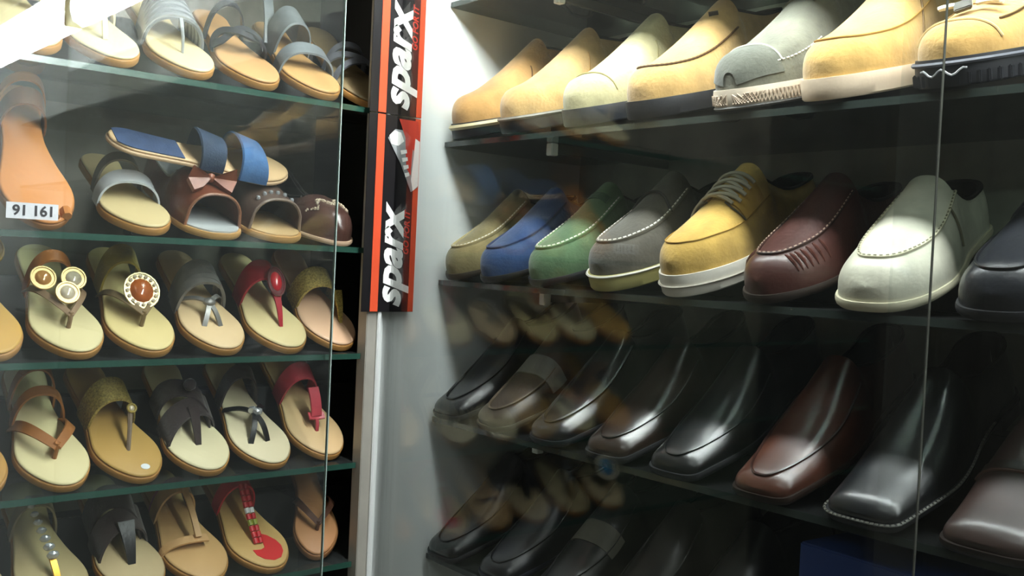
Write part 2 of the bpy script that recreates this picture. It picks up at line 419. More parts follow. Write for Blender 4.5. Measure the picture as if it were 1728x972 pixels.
# ------------------------------------------------------------------ left cabinet
c = empty('display_cabinet', (-1.4, .3, 0))
LB = mat('left_back_board', '#8f8678', .45, .45, 9)
part('back_panel', (-1.60, -.6, .06), (-1.585, .88, 2.2), LB, c)
part('end_panel', (-1.585, .865, .06), (-1.272, .88, 2.2), BLACKB, c)
part('far_end_panel', (-1.60, -.615, .06), (-1.25, -.6, 2.2), BLACKB, c)
part('bottom_board', (-1.585, -.6, .04), (-1.272, .865, .06), BLACKB, c)
part('top_board', (-1.585, -.6, 2.18), (-1.272, .865, 2.2), BLACKB, c)
tag(c, 'dark display cabinet filled with womens sandals', 'cabinet')
lname = {1: 'green-edged glass shelf under the topmost sandals', 2: 'green-edged glass shelf under the peep-toe shoes', 3: 'green-edged glass shelf under the jewelled sandals with round brooches',
         4: 'green-edged glass shelf under the tan and gold strap sandals', 5: 'green-edged glass shelf under the lowest sandals'}
STILT = 33
for k, z in LS.items():
    z += Z0
    e = empty('glass_shelf', (XE, .2, z))
    G().prism([(-1.584 - XE, -.78), (-.002, -.78), (-.002, .571), (-.024, .571), (-.024, .664), (-1.584 - XE, .664)], lambda u, v, q: (u, v, q), -.008, 0).obj('pane', SHELFG, e, False)
    part('front_edge', (XE - .002, -.58, z - .008), (XE, .771, z), EDGEL, e)
    tag(e, lname[k], 'shelf', 'glass shelves of the left cabinet')
    r0 = .155; hh = r0 * math.tan(math.radians(20 if k == 2 else 28 if k == 5 else STILT)) - (.014 if k == 2 else 0)
    t = G().box((XE - r0 - .035, .15 if k != 2 else .485, z + .0005), (XE - r0, .86, z + hh - .004), .002).obj('display_riser', RISER, None)
    tag(t, 'dark riser bar propping the ' + {1: 'topmost sandals', 2: 'peep-toe shoes', 3: 'jewelled sandals', 4: 'tan and gold strap sandals', 5: 'lowest sandals'}[k], 'riser', 'riser bars')
e = empty('glass_door', (-1.234, .2, .085))
part('pane', (-1.236, -.4, .085), (-1.231, .7105, 1.98), PANEL, e)
part('edge', (-1.236, .7105, .085), (-1.231, .712, 1.98), PEDGE, e)
tag(e, 'sliding glass door in front of the womens sandals', 'glass door', 'sliding glass doors')

# ------------------------------------------------------------------ lamps
DIFF = emitter('lamp_diffuser', (.94, 1, .98), LAMP)
HOUS = plain('#d8d8d4', .5)
for x0, x1, lab in [(-1.14, .06, 'long tube light under the pelmet nearest the white panel'), (.08, 1.28, 'long tube light under the pelmet further from the white panel')]:
    e = empty('tube_light', ((x0+x1)/2, .735, Z0 + .62))
    part('housing', (x0, .70, Z0 + .612), (x1, .77, Z0 + .634), HOUS, e, .002)
    g = G(); ox = e.location
    P = [(.705, .612), (.705, .55), (.712, .525), (.735, .512), (.758, .525), (.765, .55), (.765, .612)]
    g.prism(P, lambda u, v, z: (z - ox.x, u - ox.y, v + Z0 - ox.z), x0 + .012, x1 - .012); g.obj('diffuser', DIFF, e)
    for xx in (x0, x1 - .012): part('end_cap', (xx, .702, Z0 + .515), (xx + .012, .768, Z0 + .612), HOUS, e, .002)
    tag(e, lab, 'lamp', 'tube lights under the pelmet')
DC = emitter('fill_diffuser', (.95, 1, .98), FILL)
for x, y, lab in [(-.3, -.5, 'added ceiling fill light nearest the cabinets'), (1.2, -.9, 'added ceiling fill light towards the far wall')]:  # out-of-view panels added only to fill the shop with soft light
    e = empty('fill_light', (x, y, 2.75))
    part('housing', (x - .65, y - .16, 2.70), (x + .65, y + .16, 2.75), HOUS, e, .003)
    part('diffuser', (x - .62, y - .13, 2.688), (x + .62, y + .13, 2.70), DC, e)
    tag(e, lab + ' of the shop', 'lamp', 'added fill lights')

# ------------------------------------------------------------------ banners
BB = mat('banner_black', '#161417', .35, .1, 20)
BO = mat('banner_orange', '#d8502f', .4, .05, 20)
BR = mat('banner_red', '#c33a2c', .4, .05, 20)
BW = mat('banner_white', '#f2f2f0', .45, .03, 20)
BG = mat('banner_grey', '#8f9294', .45, .08, 20)
def text(body, size, material, parent, y, z, x, shear=0, bold=0, sx=1, name='lettering'):
    cu = bpy.data.curves.new('t', 'FONT'); cu.body = body; cu.size = size; cu.shear = shear; cu.offset = bold; cu.extrude = .0002; cu.resolution_u = 3
    t = bpy.data.objects.new('t', cu); COL.objects.link(t)
    dg = bpy.context.evaluated_depsgraph_get(); me = bpy.data.meshes.new_from_object(t.evaluated_get(dg))
    bpy.data.objects.remove(t)
    me.materials.clear(); me.materials.append(material)
    o = bpy.data.objects.new(name, me); COL.objects.link(o); o.parent = parent
    return o, me
def banner(z0, z1, lab, t0, th, g0, shoe, tilt):
    e = empty('banner', (-1.2332, .804, Z0 + z0), (math.radians(tilt), 0, 0))
    Hh = z1 - z0
    B = lambda nm, ya, yb, za, zb, mt, x=.0: G().box((x, ya, za), (x + .0012, yb, zb)).obj(nm, mt, e, False)
    B('sheet', -.046, .044, 0, Hh, BB)
    B('stripe', -.032, -.019, 0.0005, Hh - .0005, BO, .0009)
    B('stripe', .0345, .0435, 0.0005, Hh - .0005, BO, .0009)
    def put(body, size, mt, yb, zb, shear, bold, sx):
        o, me = text(body, size, mt, e, 0, 0, 0, shear, bold)
        for v in me.vertices:
            x, y, z = v.co; v.co = (.0016 + z, yb - y, zb + x * sx)
    put('sparx', .062, BW, .019, t0, .32, .0022, th)
    put('GO FOR IT', .0135, BR, .031, g0, .25, .0003, 1.0)
    if shoe:
        F = lambda y, z, t: (.0016 + t, y, z)
        def poly(nm, pts, mt, t): G().prism(pts, F, t, t + .0003).obj(nm, mt, e, False)
        T = Hh
        poly('print_shoe', [(-.014, T-.034), (-.002, T-.02), (.028, T-.02), (.042, T-.06), (.042, T-.102), (.030, T-.110), (.010, T-.07)], BG, .001)
        poly('print_shoe', [(.004, T-.004), (.038, T-.004), (.042, T-.03), (.034, T-.05), (.016, T-.03)], BR, .0013)
        poly('print_shoe', [(.016, T-.03), (.030, T-.045), (.028, T-.085), (.020, T-.075)], BR, .0013)
        poly('print_shoe', [(.034, T-.03), (.042, T-.034), (.042, T-.10), (.033, T-.108), (.029, T-.092), (.032, T-.06)], BW, .0016)
        poly('print_shoe', [(-.012, T-.030), (-.004, T-.022), (.008, T-.024), (.014, T-.036), (.004, T-.044), (-.008, T-.042)], BW, .0016)
        for i in range(4): poly('print_shoe', [(.008 + .003*i, T-.050 - .011*i), (.019 + .002*i, T-.048 - .011*i), (.020 + .002*i, T-.053 - .011*i), (.010 + .003*i, T-.056 - .011*i)], BW, .0016)
    tag(e, lab, 'banner', 'advertising strips on the pillar')
banner(.206, .415, 'upper black advertising strip with orange edges and white slanted lettering', .008, 1.06, .098, False, 0)
banner(-.085, .2045, 'lower black advertising strip with white lettering below a printed sport shoe', .007, 1.03, .085, True, 0)

# ================================================================== mens shoes
TAN = '#cfa25c'
# --- top row
s = mens('boot', 1, -1.194, suede('#b48a54'), BLACKSOLE, 10, 'tan suede slip-on boot with cream and black sole against the white panel', 'boot', 'ankle_boot')
s.welt(plain('#cdbf97'), .017, .0042, .0028); s.sidelines(plain('#6b4a20'))
s = mens('boot', 1, -1.078, suede('#ba9762'), BLACKSOLE, 10, 'plain light tan suede slip-on boot with thin dark grey sole, second from the white panel', 'boot', 'ankle_boot')
s.welt(plain('#77736c'), .020, .0026, .003); s.sidelines(plain('#a37a3c'), .52)
s = mens('boot', 1, -.945, suede('#b3ab84'), mat('black_rubber', '#3a3c42', .4, .15, 60), 10, 'pale cream-green suede slip-on boot with stitched toe cap', 'boot', 'ankle_boot')
s.seam(plain('#9d9464'), s.cross(.86, bow=-.02), .0010); s.sidelines(plain('#8f875c'), .53)
s = mens('boot', 1, -.828, suede('#b8945c'), BLACKSOLE, 10, 'tan suede boot with dark stitched apron seam and chunky black sole', 'boot', 'ankle_boot')
P = s.seam(plain('#5b3d1c'), r=.0014, s0=.45, sF=.935, gl=.82); s.stitch(plain('#4a3015'), P, .006, .003, .0016)
G().box((-.006, -.004, 0), (.006, .004, .002)).obj('eyelet_tag', plain('#3d3a36'), s.root).matrix_local = Matrix.Translation(s.top(.52, -.25, .001)) @ Euler((1.0, 0, .5)).to_matrix().to_4x4()
s = mens('boot', 1, -.690, suede('#68675a', .22), plain('#d9c9b6', .7), 10, 'grey olive suede boot with rubber toe cap and textured off-white sole', 'boot', 'ankle_boot')
s.patch(suede('#5a5b52'), .87, .9975, -.985, .985, .0014, 'toe_cap', 16, 20); s.seam(plain('#d9d6c8'), s.cross(.865, -.9, .9, .002), .0010, 'piping')
P = [s.top(.6 + .3 * i/20, .90, .001) for i in range(21)]; s.stitch(WHITETHREAD, P, .006, .0035, .0009)
P = [s.top(.6 + .3 * i/20, -.90, .001) for i in range(21)]; s.stitch(WHITETHREAD, P, .006, .0035, .0009)
s.patch(suede('#74705f'), .505, .53, -.5, .5, .002, 'tongue_tab')
g = G()
for q in range(26):
    t = .72 + .28 * math.sin(q/25 * math.pi/2)
    for sg in (-1, 1):
        for a in (-1, 1):
            t2 = min(1, t + a * .012)
            g.tube([(s.cx(t) + sg * (s.w(t) + .0034), s.y(t) + .003, .006), (s.cx(t2) + sg * (s.w(t2) + .0034), s.y(t2) + .003, .017)], .0008, 4)
g.obj('sole_texture', plain('#b9a48f'), s.root, kind='stuff')
s.welt(plain('#4d4a48'), .002, .0022, .002)
s = mens('boot', 1, -.574, suede('#bd9757'), plain('#dcc6ad', .6), 10, 'bright tan suede slip-on boot with pinkish white sole', 'boot', 'ankle_boot')
s.seam(plain('#b58a44'), r=.0010, s0=.45, sF=.945, gl=.86); s.sidelines(plain('#6f5226'), .53)
G().box((-.004, -.004, 0), (.004, .004, .002)).obj('logo_tag', plain('#4a3a22'), s.root).matrix_local = Matrix.Translation(s.top(.56, -.12, .001)) @ Euler((.8, 0, .2)).to_matrix().to_4x4()
s = mens('boot', 1, -.446, suede('#b99255'), mat('black_rubber', '#26262b', .5, .2, 50), 12, 'tan lace-up boot with white laces and heavy black lugged sole', 'boot', 'ankle_boot', thick=.026, H=[(.34,.102),(.40,.096),(.5,.081),(.6,.065),(.7,.050),(.8,.039),(.9,.034),(1,.032)])
s.seam(plain('#e0c48c'), s.cross(.90, bow=-.02), .0012)
P = [s.top(.5 + .36 * i/20, -.80 + .1*i/20, .001) for i in range(21)]; s.seam(plain('#5e4420'), P, .0012)
P = [s.top(.5 + .36 * i/20, .80 - .1*i/20, .001) for i in range(21)]; s.seam(plain('#5e4420'), P, .0012)
LW = plain('#e9e4d2', .8)
for i, t in enumerate((.56, .62, .68, .74)):
    G().tube([s.top(t + .02 * math.cos(q/10*math.pi), -.42 + .84*q/10, .004) for q in range(11)], .0026, 6).obj('lace', LW, s.root)
for sg in (-1, 1):
    P = [s.top(.79 + .035*math.sin(math.pi*q/12), sg * (.05 + .55 * math.sin(math.pi*q/12) ** .8 * (1 - .25*q/12)), .007 + .006*math.sin(math.pi*q/12)) for q in range(13)]
    G().tube(P, .0027, 6).obj('lace', LW, s.root)
G().box((-.008, -.007, 0), (.008, .007, .005), .001).obj('lace_lock', plain('#4c4a45'), s.root).matrix_local = Matrix.Translation(s.top(.815, .15, .006)) @ Euler((-.6, .2, .3)).to_matrix().to_4x4()
P = s.welt(plain('#5e5f68'), .022, .0022, .004)
g = G()
for q in range(14):
    t = .6 + .4 * math.sin(q/13 * math.pi/2)
    for sg in (-1, 1): g.box((s.cx(t) + sg*(s.w(t) + .002) - .004, s.y(t) - .006, .001), (s.cx(t) + sg*(s.w(t) + .002) + .004, s.y(t) + .002, .013), .001)
g.obj('lugs', mat('black_rubber', '#26262b', .5, .2, 50), s.root, kind='stuff')
G().tube([(s.cx(.99) + .022*a, .007 - .006*a*a, .014 + .003*math.cos(a*7)) for a in np.linspace(-1, 1, 15)], .001, 5).obj('sole_logo', plain('#b9b9bd'), s.root)

# --- shelf above, only the soles show through the glass
for i, nth in enumerate(('first', 'second', 'third', 'fourth', 'fifth', 'sixth')):
    s = Shoe('loafer', 'moc', (-1.19 + .125*i, YE - .004, Z0 + RS[0] + .0022), 180, 0, leather('#2a2724', .4, .2), mat('black_rubber', ['#2c2a28', '#4a463c', '#26282b', '#3b3a34', '#2b302e', '#45403a'][i], .6, .3, 30), foot=-1)
    s.seam(plain('#3a3530'), r=.0016, s0=.45, sF=.93, gl=.74)
    tag(s.root, 'dark loafer on the shelf above the boots, ' + nth + ' from the white panel', 'shoe', 'dark loafers on the shelf above the boots')
# --- second row
s = mens('moc', 2, -1.199, suede('#857953'), plain('#3c3327'), 17, 'khaki suede moccasin with pale stitched apron beside the white panel', 'shoe', 'moccasin', yaw=0, scale=.96)
P = s.seam(suede('#a79a70'), r=.0028, s0=.45, sF=.93, gl=.7); s.stitch(WHITETHREAD, [p + Vector((0, 0, .002)) for p in P], .006, .0035, .001)
s = mens('moc', 2, -1.103, suede('#2e4670'), mat('black_rubber', '#1c1c20', .5, .1, 60), 17, 'blue suede loafer with dark sole', 'shoe', 'loafer', dy=-.008, scale=.96)
s.seam(suede('#1f355f'), r=.0022, s0=.45, sF=.93, gl=.74)
s = mens('moc', 2, -1.004, suede('#56704f'), mat('black_rubber', '#232326', .5, .1, 60), 17, 'green suede moccasin with cream running stitch', 'shoe', 'moccasin')
P = s.seam(suede('#6d8f62'), r=.0026, s0=.45, sF=.93, gl=.72); s.stitch(WHITETHREAD, [p + Vector((0, 0, .0022)) for p in P], .0065, .0042, .0011)
s.patch(suede('#3f5a40'), .505, .545, -.55, .55, .0015, 'tongue_tab')
s = mens('moc', 2, -.880, suede('#57534b'), plain('#b5ad6d', .7), 17, 'charcoal suede boat moccasin with white welt and yellowish sole', 'shoe', 'moccasin', thick=.02, W=[(0,.034),(.2,.032),(.4,.032),(.6,.043),(.74,.049),(.88,.046),(1,.04)])
P = s.seam(suede('#6a665c'), r=.0028, s0=.45, sF=.93, gl=.74); s.stitch(WHITETHREAD, [p + Vector((0, 0, .0022)) for p in P], .0065, .0042, .0011)
P = s.welt(plain('#e3dfd2'), .0195, .0018, .0035); s.seam(plain('#2f2b27'), s.cross(.62, -.75, .75, .002, bow=.05), .002, 'tongue_edge')
s = mens('moc', 2, -.760, suede('#c8a354'), plain('#e2dcd0', .55), 17, 'tan suede lace-up shoe with grey laces and white sole', 'shoe', 'lace_up_shoe', thick=.026)
s.welt(plain('#bfb8ab'), .013, .0014, .004)
s.seam(plain('#b08a3c'), r=.0009, s0=.45, sF=.95, gl=.88)
for sg in (-1, 1):
    s.patch(suede('#bd9440'), .50, .66, sg*.30, sg*.86, .002, 'eyestay')
    s.seam(plain('#4a4336'), [s.top(.665 + .012*math.sin(math.pi*i/12), sg*(.30 + .56*i/12), .0015) for i in range(13)], .0012)
LG = plain('#b9b3a0', .8)
for t in (.51, .55, .59, .63):
    G().tube([s.top(t + .025*(q/12), -.62 + 1.24*q/12, .0035 + .004*math.sin(math.pi*q/12)) for q in range(13)], .0026, 6).obj('lace', LG, s.root)
    G().tube([s.top(t + .03*(1 - q/12), -.5 + 1.0*q/12, .0025 + .003*math.sin(math.pi*q/12)) for q in range(13)], .0024, 6).obj('lace', LG, s.root)
g = [s.top(.655 + .02*q/10, .45 + .5*q/10, .004) for q in range(11)]
G().tube(g, .0026, 6).obj('lace', LG, s.root)
s = mens('moc', 2, -.640, leather('#4a2a25', .38, .3), plain('#2c2019'), 17, 'burgundy brown leather moccasin with puckered toe', 'shoe', 'moccasin')
P = s.seam(leather('#3a211d'), r=.0020, s0=.45, sF=.92, gl=.70); s.stitch(plain('#a58a78'), [p + Vector((0, 0, .0016)) for p in P], .006, .0032, .0009); s.pleats(leather('#56332c', .3, .4))
s = mens('moc', 2, -.511, leather('#d5d2c0', .4, .2), plain('#cdc6ac'), 17, 'cream leather moccasin with plain square tongue', 'shoe', 'moccasin', throat=.46, yaw=8,  W=[(0,.034),(.2,.032),(.4,.033),(.6,.044),(.74,.049),(.88,.046),(1,.042)], n=2.8)
P = s.seam(leather('#cfcab0'), r=.0018, s0=.45, sF=.92, gl=.74); s.stitch(plain('#8b8670'), [p + Vector((0, 0, .0016)) for p in P], .006, .003, .0009)
s.seam(plain('#6e6a55'), s.cross(.56, -.985, -.72, .002), .0012, 'side_notch'); s.seam(plain('#6e6a55'), s.cross(.56, .72, .985, .002), .0012, 'side_notch')
s = mens('moc', 2, -.388, leather('#1e2026', .35, .4), BLACKSOLE, 17, 'black grained leather loafer at the right end of the second row', 'shoe', 'loafer', n=3.0, W=[(0,.034),(.2,.032),(.4,.033),(.6,.046),(.74,.051),(.88,.048),(1,.044)])
s.seam(leather('#15161a'), r=.0016, s0=.45, sF=.95, gl=.86)
s.patch(leather('#272931', .3, .4), .56, .60, -.85, .85, .002, 'strap')

# --- third row
BK = polished('#141517', .24)
s = mens('dress', 3, -1.200, BK, BLACKSOLE, 19, 'black leather loafer beside the white panel on the third shelf', 'shoe', 'loafer')
s.seam(polished('#0f1012'), r=.0020, s0=.45, sF=.945, gl=.74)
s = mens('dress', 3, -1.094, leather('#4b3f34', .45, .2), plain('#4a4438'), 19, 'dull brown loafer crossed by a wide pale grey band', 'shoe', 'loafer', n=2.4)
s.seam(leather('#6a5c4b'), r=.0022, s0=.62, sF=.945, gl=.74); s.patch(leather('#77776f', .5, .1), .60, .70, -.97, .97, .003, 'strap')
s = mens('dress', 3, -.975, BK, BLACKSOLE, 19, 'glossy black loafer with ridged toe seam, third from the white panel', 'shoe', 'loafer', n=2.5)
P = s.seam(polished('#101113'), r=.0024, s0=.45, sF=.945, gl=.76); s.stitch(plain('#3a3c3e', .4), [p + Vector((0, 0, .0016)) for p in P], .006, .003, .0009)
s = mens('dress', 3, -.862, polished('#36271f', .2), BLACKSOLE, 19, 'shiny dark brown square-toed slip-on', 'shoe', 'dress_shoe')
s.seam(polished('#241811'), r=.0012, s0=.45, sF=.955, gl=.84)
s = mens('dress', 3, -.752, BK, BLACKSOLE, 19, 'plain black square-toed dress shoe with soft sheen between the two brown ones', 'shoe', 'dress_shoe')
s.seam(polished('#101113'), r=.0011, s0=.45, sF=.962, gl=.88)
s = mens('dress', 3, -.628, polished('#5a3325', .28), plain('#2a1c15', .4), 19, 'reddish brown square-toed dress shoe', 'shoe', 'dress_shoe')
s.seam(polished('#3c2018'), r=.0015, s0=.45, sF=.96, gl=.84)
s = mens('dress', 3, -.508, polished('#15171a', .26), BLACKSOLE, 19, 'black square-toed dress shoe with ribbed sole edge', 'shoe', 'dress_shoe', W=[(0,.034),(.2,.032),(.4,.032),(.58,.043),(.70,.047),(.85,.043),(1,.038)])
P = s.welt(plain('#5c5c58', .4), .0085, .0012, .0032); s.stitch(plain('#77766f', .4), [Vector(p) + Vector((0, 0, .001)) for p in P], .005, .003, .0014)
s = mens('dress', 3, -.384, polished('#3a2823', .34), plain('#241915', .4), 19, 'dark brown loafer with a plain cross strap at the right end of the third row', 'shoe', 'loafer', n=4, W=[(0,.034),(.2,.032),(.4,.033),(.58,.046),(.70,.050),(.85,.046),(1,.042)])
s.patch(polished('#2a1c18', .3), .70, .73, -.95, .95, .002, 'strap'); s.seam(polished('#5a4038', .3), s.cross(.735, -.93, .93, .001), .0016)

# --- lowest row
s = mens('dress', 4, -1.198, BK, BLACKSOLE, 19, 'glossy black slip-on beside the white panel on the lowest shelf', 'shoe', 'dress_shoe', yaw=0)
s.seam(polished('#0e0f11'), r=.0014, s0=.45, sF=.955, gl=.84)
s = mens('dress', 4, -1.075, polished('#14161f', .24), mat('black_rubber', '#1c1e2e', .4, .1, 60), 19, 'blue-black pointed slip-on, second on the lowest shelf', 'shoe', 'dress_shoe', dy=.004, scale=.98)
s.seam(polished('#0e0f11'), r=.0012, s0=.45, sF=.955, gl=.86)
s = mens('dress', 4, -.955, BK, BLACKSOLE, 19, 'black shoe crossed by a wide grey band, third on the lowest shelf', 'shoe', 'dress_shoe')
s.patch(leather('#6f6c60', .5, .1), .60, .70, -.9, .9, .002, 'strap')
s.seam(polished('#0e0f11'), r=.0014, s0=.45, sF=.955, gl=.8)
s = mens('dress', 4, -.840, polished('#231d1a', .3), BLACKSOLE, 19, 'very dark brown shoe fourth on the lowest shelf', 'shoe', 'dress_shoe')
s.seam(polished('#15110f'), r=.0014, s0=.45, sF=.955, gl=.8)
s = mens('dress', 4, -.725, BK, BLACKSOLE, 19, 'black shoe beside the blue box on the lowest shelf', 'shoe', 'dress_shoe')
e = empty('shoe_box', (-.43, 1.015, Z0 + RS[4] + .001), (0, 0, math.radians(-4)))
BLUE = mat('blue_card', '#16305f', .55, .15, 12)
G().box((-.16, -.09, 0), (.26, .08, .15), .002).obj('body', BLUE, e); G().box((-.164, -.094, .130), (.264, .084, .176), .002).obj('lid', mat('blue_card', '#1b3a7c', .55, .1, 12), e)
tag(e, 'dark blue lidded shoe box at the bottom right corner of the cabinet', 'box')

# ================================================================== womens sandals
class Sandal:
    def __init__(s, row, y, label, side=BROWNSIDE, bed='#d9c592', name='sandal', L=.235, foot=1, tilt=STILT, yaw=0, dx=0, dz=0, loc=None, rot=None, thick=.010, bedrough=.5, cat='sandal', gr=None, wid=1.0):
        s.L = L; s.foot = foot; s.th = thick; s.wid = wid
        loc = loc or (XE - .005 + dx - (.02 if y > .69 else 0), y + .014, Z0 + LS[row] + .001 + dz)
        tilt = (32.5 if y > .69 else 28) if row == 5 else (36.5 if y > .69 and tilt == STILT else tilt)
        rot = rot or (-math.radians(tilt), 0, math.radians(-90 + yaw))
        s.root = empty(name, loc, rot)
        s.Wp = prof([(0,.029),(.2,.027),(.4,.0255),(.58,.033),(.74,.0425),(.86,.0425),(1,.036)])
        bm_ = mat('footbed', bed, bedrough, .05, 18, .15)
        s.slab('sole', side, 0, thick, 0, .0012); s.slab('footbed', bm_, thick, thick + .0045, .0015, .0022)
        tag(s.root, label, cat, gr or {1: 'sandals on the top left shelf', 2: 'shoes on the second left shelf', 3: 'jewelled sandals on the third left shelf', 4: 'strap sandals on the fourth left shelf', 5: 'sandals on the lowest left shelf'}[row])
    def cap(s, t):
        if t < .14: return max(0, 1 - ((.14 - t) / .14) ** 2.1) ** (1/2.1)
        if t > .74: return max(0, 1 - ((t - .74) / .26) ** 2.25) ** (1/2.25)
        return 1
    def w(s, t): return s.Wp(t) * s.cap(t) * s.wid
    def cx(s, t): return s.foot * (.006 * math.sin(math.pi * t) - .007 * t * t)
    def y(s, t): return (t - 1) * s.L
    def slab(s, name, m, z0, z1, ins, bev):
        ts = [.5 - .5*math.cos(math.pi*i/36) for i in range(37)]
        ring = [(1, t) for t in ts] + [(-1, t) for t in reversed(ts[1:-1])]
        def lay(z, k): return [(s.cx(t) + sg * max(0, s.w(t) - k * s.cap(t)), s.y(t) - k * (2*t - 1), z) for sg, t in ring]
        Ls = [lay(z0, ins + bev*.6), lay(z0 + bev, ins), lay(z1 - bev, ins), lay(z1 - bev*.3, ins + bev*.5), lay(z1, ins + bev*1.3)]
        n = len(ring); F = [tuple(range(n)), tuple(range(4*n, 5*n))]
        for l in range(4): F += [(l*n+i, l*n+(i+1) % n, (l+1)*n+(i+1) % n, (l+1)*n+i) for i in range(n)]
        return obj(name, [v for l in Ls for v in l], F, m, s.root)
    def zt(s): return s.th + .0045
    def band(s, m, t, hw, h, name='strap', skew=0, lean=.35, th=.0026, taper=1.0, N=22, a0=0, a1=math.pi, parent=None):
        P, Wd, Nn, H = [], [], [], []
        for i in range(N + 1):
            a = a0 + (a1 - a0) * i / N; c, sn = math.cos(a), max(0, math.sin(a))
            P.append((s.cx(t) + (s.w(t) + .0015) * math.copysign(abs(c) ** .85, c), s.y(t) + skew * c - lean * h * sn * .5, s.th * .5 + (h + s.th * .5) * sn ** .85))
            Wd.append((0, 1, -lean * sn)); Nn.append((c, lean * .6 * sn, sn + .02)); H.append(hw * (1 + (taper - 1) * abs(c) ** 2))
        return G().ribbon(P, Wd, Nn, H, th).obj(name, m, s.root)
    def link(s, m, A, B, hw, arch=.0, th=.0024, name='strap', N=12, up=(0, .3, 1), hw2=None):
        A, B, up = Vector(A), Vector(B), Vector(up); d = (B - A).normalized(); P, Wd, Nn, H = [], [], [], []
        for i in range(N + 1):
            q = i / N; P.append(A.lerp(B, q) + up.normalized() * arch * math.sin(math.pi * q))
            wd = d.cross(up).normalized(); Wd.append(wd); Nn.append(wd.cross(d)); H.append(hw + ((hw2 or hw) - hw) * q)
        return G().ribbon(P, Wd, Nn, H, th).obj(name, m, s.root)
    def pt(s, t, x, z): return Vector((s.cx(t) + x, s.y(t), s.zt() + z))
    def thong(s, m, tp=.80, tside=.52, h=.03, hw=.005, post=.014, out=1.0):
        top = s.pt(tp, 0, post)
        G().tube([s.pt(tp, 0, -.002), s.pt(tp, 0, post * .6), top + Vector((0, -.003, .002))], [.003, .0028, .0034], 7).obj('toe_post', m, s.root)
        for sg in (-1, 1): s.link(m, top, s.pt(tside, sg * (s.w(tside) * out + .001), -.008), hw, h, hw2=hw * 1.5, up=(sg * .7, .1, 1))
    def disc(s, c, R, rim, gem, beads=None, N=(0, .55, .83), sq=(1, 1), name='brooch'):
        z = Vector(N).normalized(); x = Vector((1, 0, 0)); x = (x - z * x.dot(z)).normalized(); y = z.cross(x)
        Mx = Matrix((x, y, z)).transposed().to_4x4(); Mx.translation = Vector(c)
        g = G(); k = 20
        V = [(R*sq[0]*math.cos(2*math.pi*i/k), R*sq[1]*math.sin(2*math.pi*i/k)) for i in range(k)]
        g.prism(V, lambda a, b, z: (a, b, z), -.002, .0012); g.tube([(a, b, .001) for a, b in V], .0016, 6, True)
        o = g.obj(name, rim, s.root); o.matrix_local = Mx
        g2 = G().ball((0, 0, .001), R * .70, 12, (sq[0], sq[1], .45)); q = g2.obj('gem', gem, o)
        if beads:
            gb = G()
            for i in range(16): gb.ball((R*.82*sq[0]*math.cos(2*math.pi*i/16), R*.82*sq[1]*math.sin(2*math.pi*i/16), .002), R * .13, 6)
            gb.obj('rhinestones', beads, o, kind='stuff')
        return o
SIL = mat('silver', '#c9ccd0', .25, .05, 50, 0, .55); GOLD = metal('#c8a24a', .3); GEMC = mat('crystal', '#d9c9b0', .06, .25, 90, 0, .2, 1)
CREAM = '#dcc898'; TANB = '#c9975a'
BK2 = leather('#1c1a1b', .35, .3); DBR = suede('#3a2f2d'); GREYS = leather('#7f8488', .45, .1)

# --- top left row
s = Sandal(1, .295, 'cream sandal at the far left of the topmost row, washed out by the lamp reflection', bed='#e2d2a6')
s.band(leather('#cbb98c'), .58, .010, .04)
s = Sandal(1, .388, 'cream T-strap sandal with a silver ring buckle on the topmost shelf', bed='#e0d2a2')
s.link(leather('#d2c08c'), s.pt(.80, 0, 0), s.pt(.66, 0, .036), .0035, .004)
s.band(leather('#d8cca4'), .52, .009, .045)
o = s.disc(s.pt(.63, 0, .040), .021, leather('#d6c690'), SIL, N=(0, .7, .7), sq=(1, .9), name='ring_buckle')
s = Sandal(1, .487, 'cream sandal with a wide ribbed silver ankle cuff on the topmost shelf', bed='#dcc79a')
G().tube([s.pt(.80, 0, -.002), s.pt(.76, 0, .018), s.pt(.68, 0, .036)], [.002, .0022, .003], 7).obj('toe_post', SIL, s.root)
for i in range(7): s.band(SIL, .66 - .036*i, .0031, .040 + .004*i, 'cuff_rib', lean=.2, th=.0055); s.band(mat('cuff_fabric', '#6d6f72', .5, .1, 60), .66 - .036*i, .0046, .0385 + .004*i, 'cuff_backing', lean=.2, th=.003)
s = Sandal(1, .582, 'tan sandal with a dark plaited strap over the toes on the topmost shelf', bed='#c99a68')
DK = leather('#33333a', .5, .1)
for sg in (-1, 1):
    P, W_, N_ = [], [], []
    for i in range(31):
        q = i/30; a = math.pi*q; P.append((s.cx(.63) + (s.w(.63)+.002)*math.cos(a), s.y(.63) + sg*.010*math.sin(3*math.pi*q), s.zt() + .030*math.sin(a) + .003*sg*math.cos(3*math.pi*q)))
        W_.append((0, 1, -.3)); N_.append((math.cos(a), .2, math.sin(a) + .05))
    G().ribbon(P, W_, N_, .0062, .003).obj('plaited_strap', DK, s.root)
s.band(DK, .40, .006, .05)
s = Sandal(1, .678, 'tan sandal with two wide smooth grey straps on the topmost shelf', bed='#cfa268')
s.band(GREYS, .70, .0125, .034, lean=.25); s.band(GREYS, .42, .024, .056, lean=.15)
s.link(GREYS, s.pt(.40, s.w(.4), .0), s.pt(.12, .02, .05), .008, .004)
s = Sandal(1, .772, 'sandal with dark metallic crossed straps at the right end of the topmost shelf', bed='#8d7a58')
MG = mat('gunmetal', '#7d7f86', .3, .1, 60, 0, .4)
s.band(MG, .70, .006, .03, skew=.016); s.band(MG, .66, .006, .032, skew=-.016); s.band(MG, .56, .006, .038)

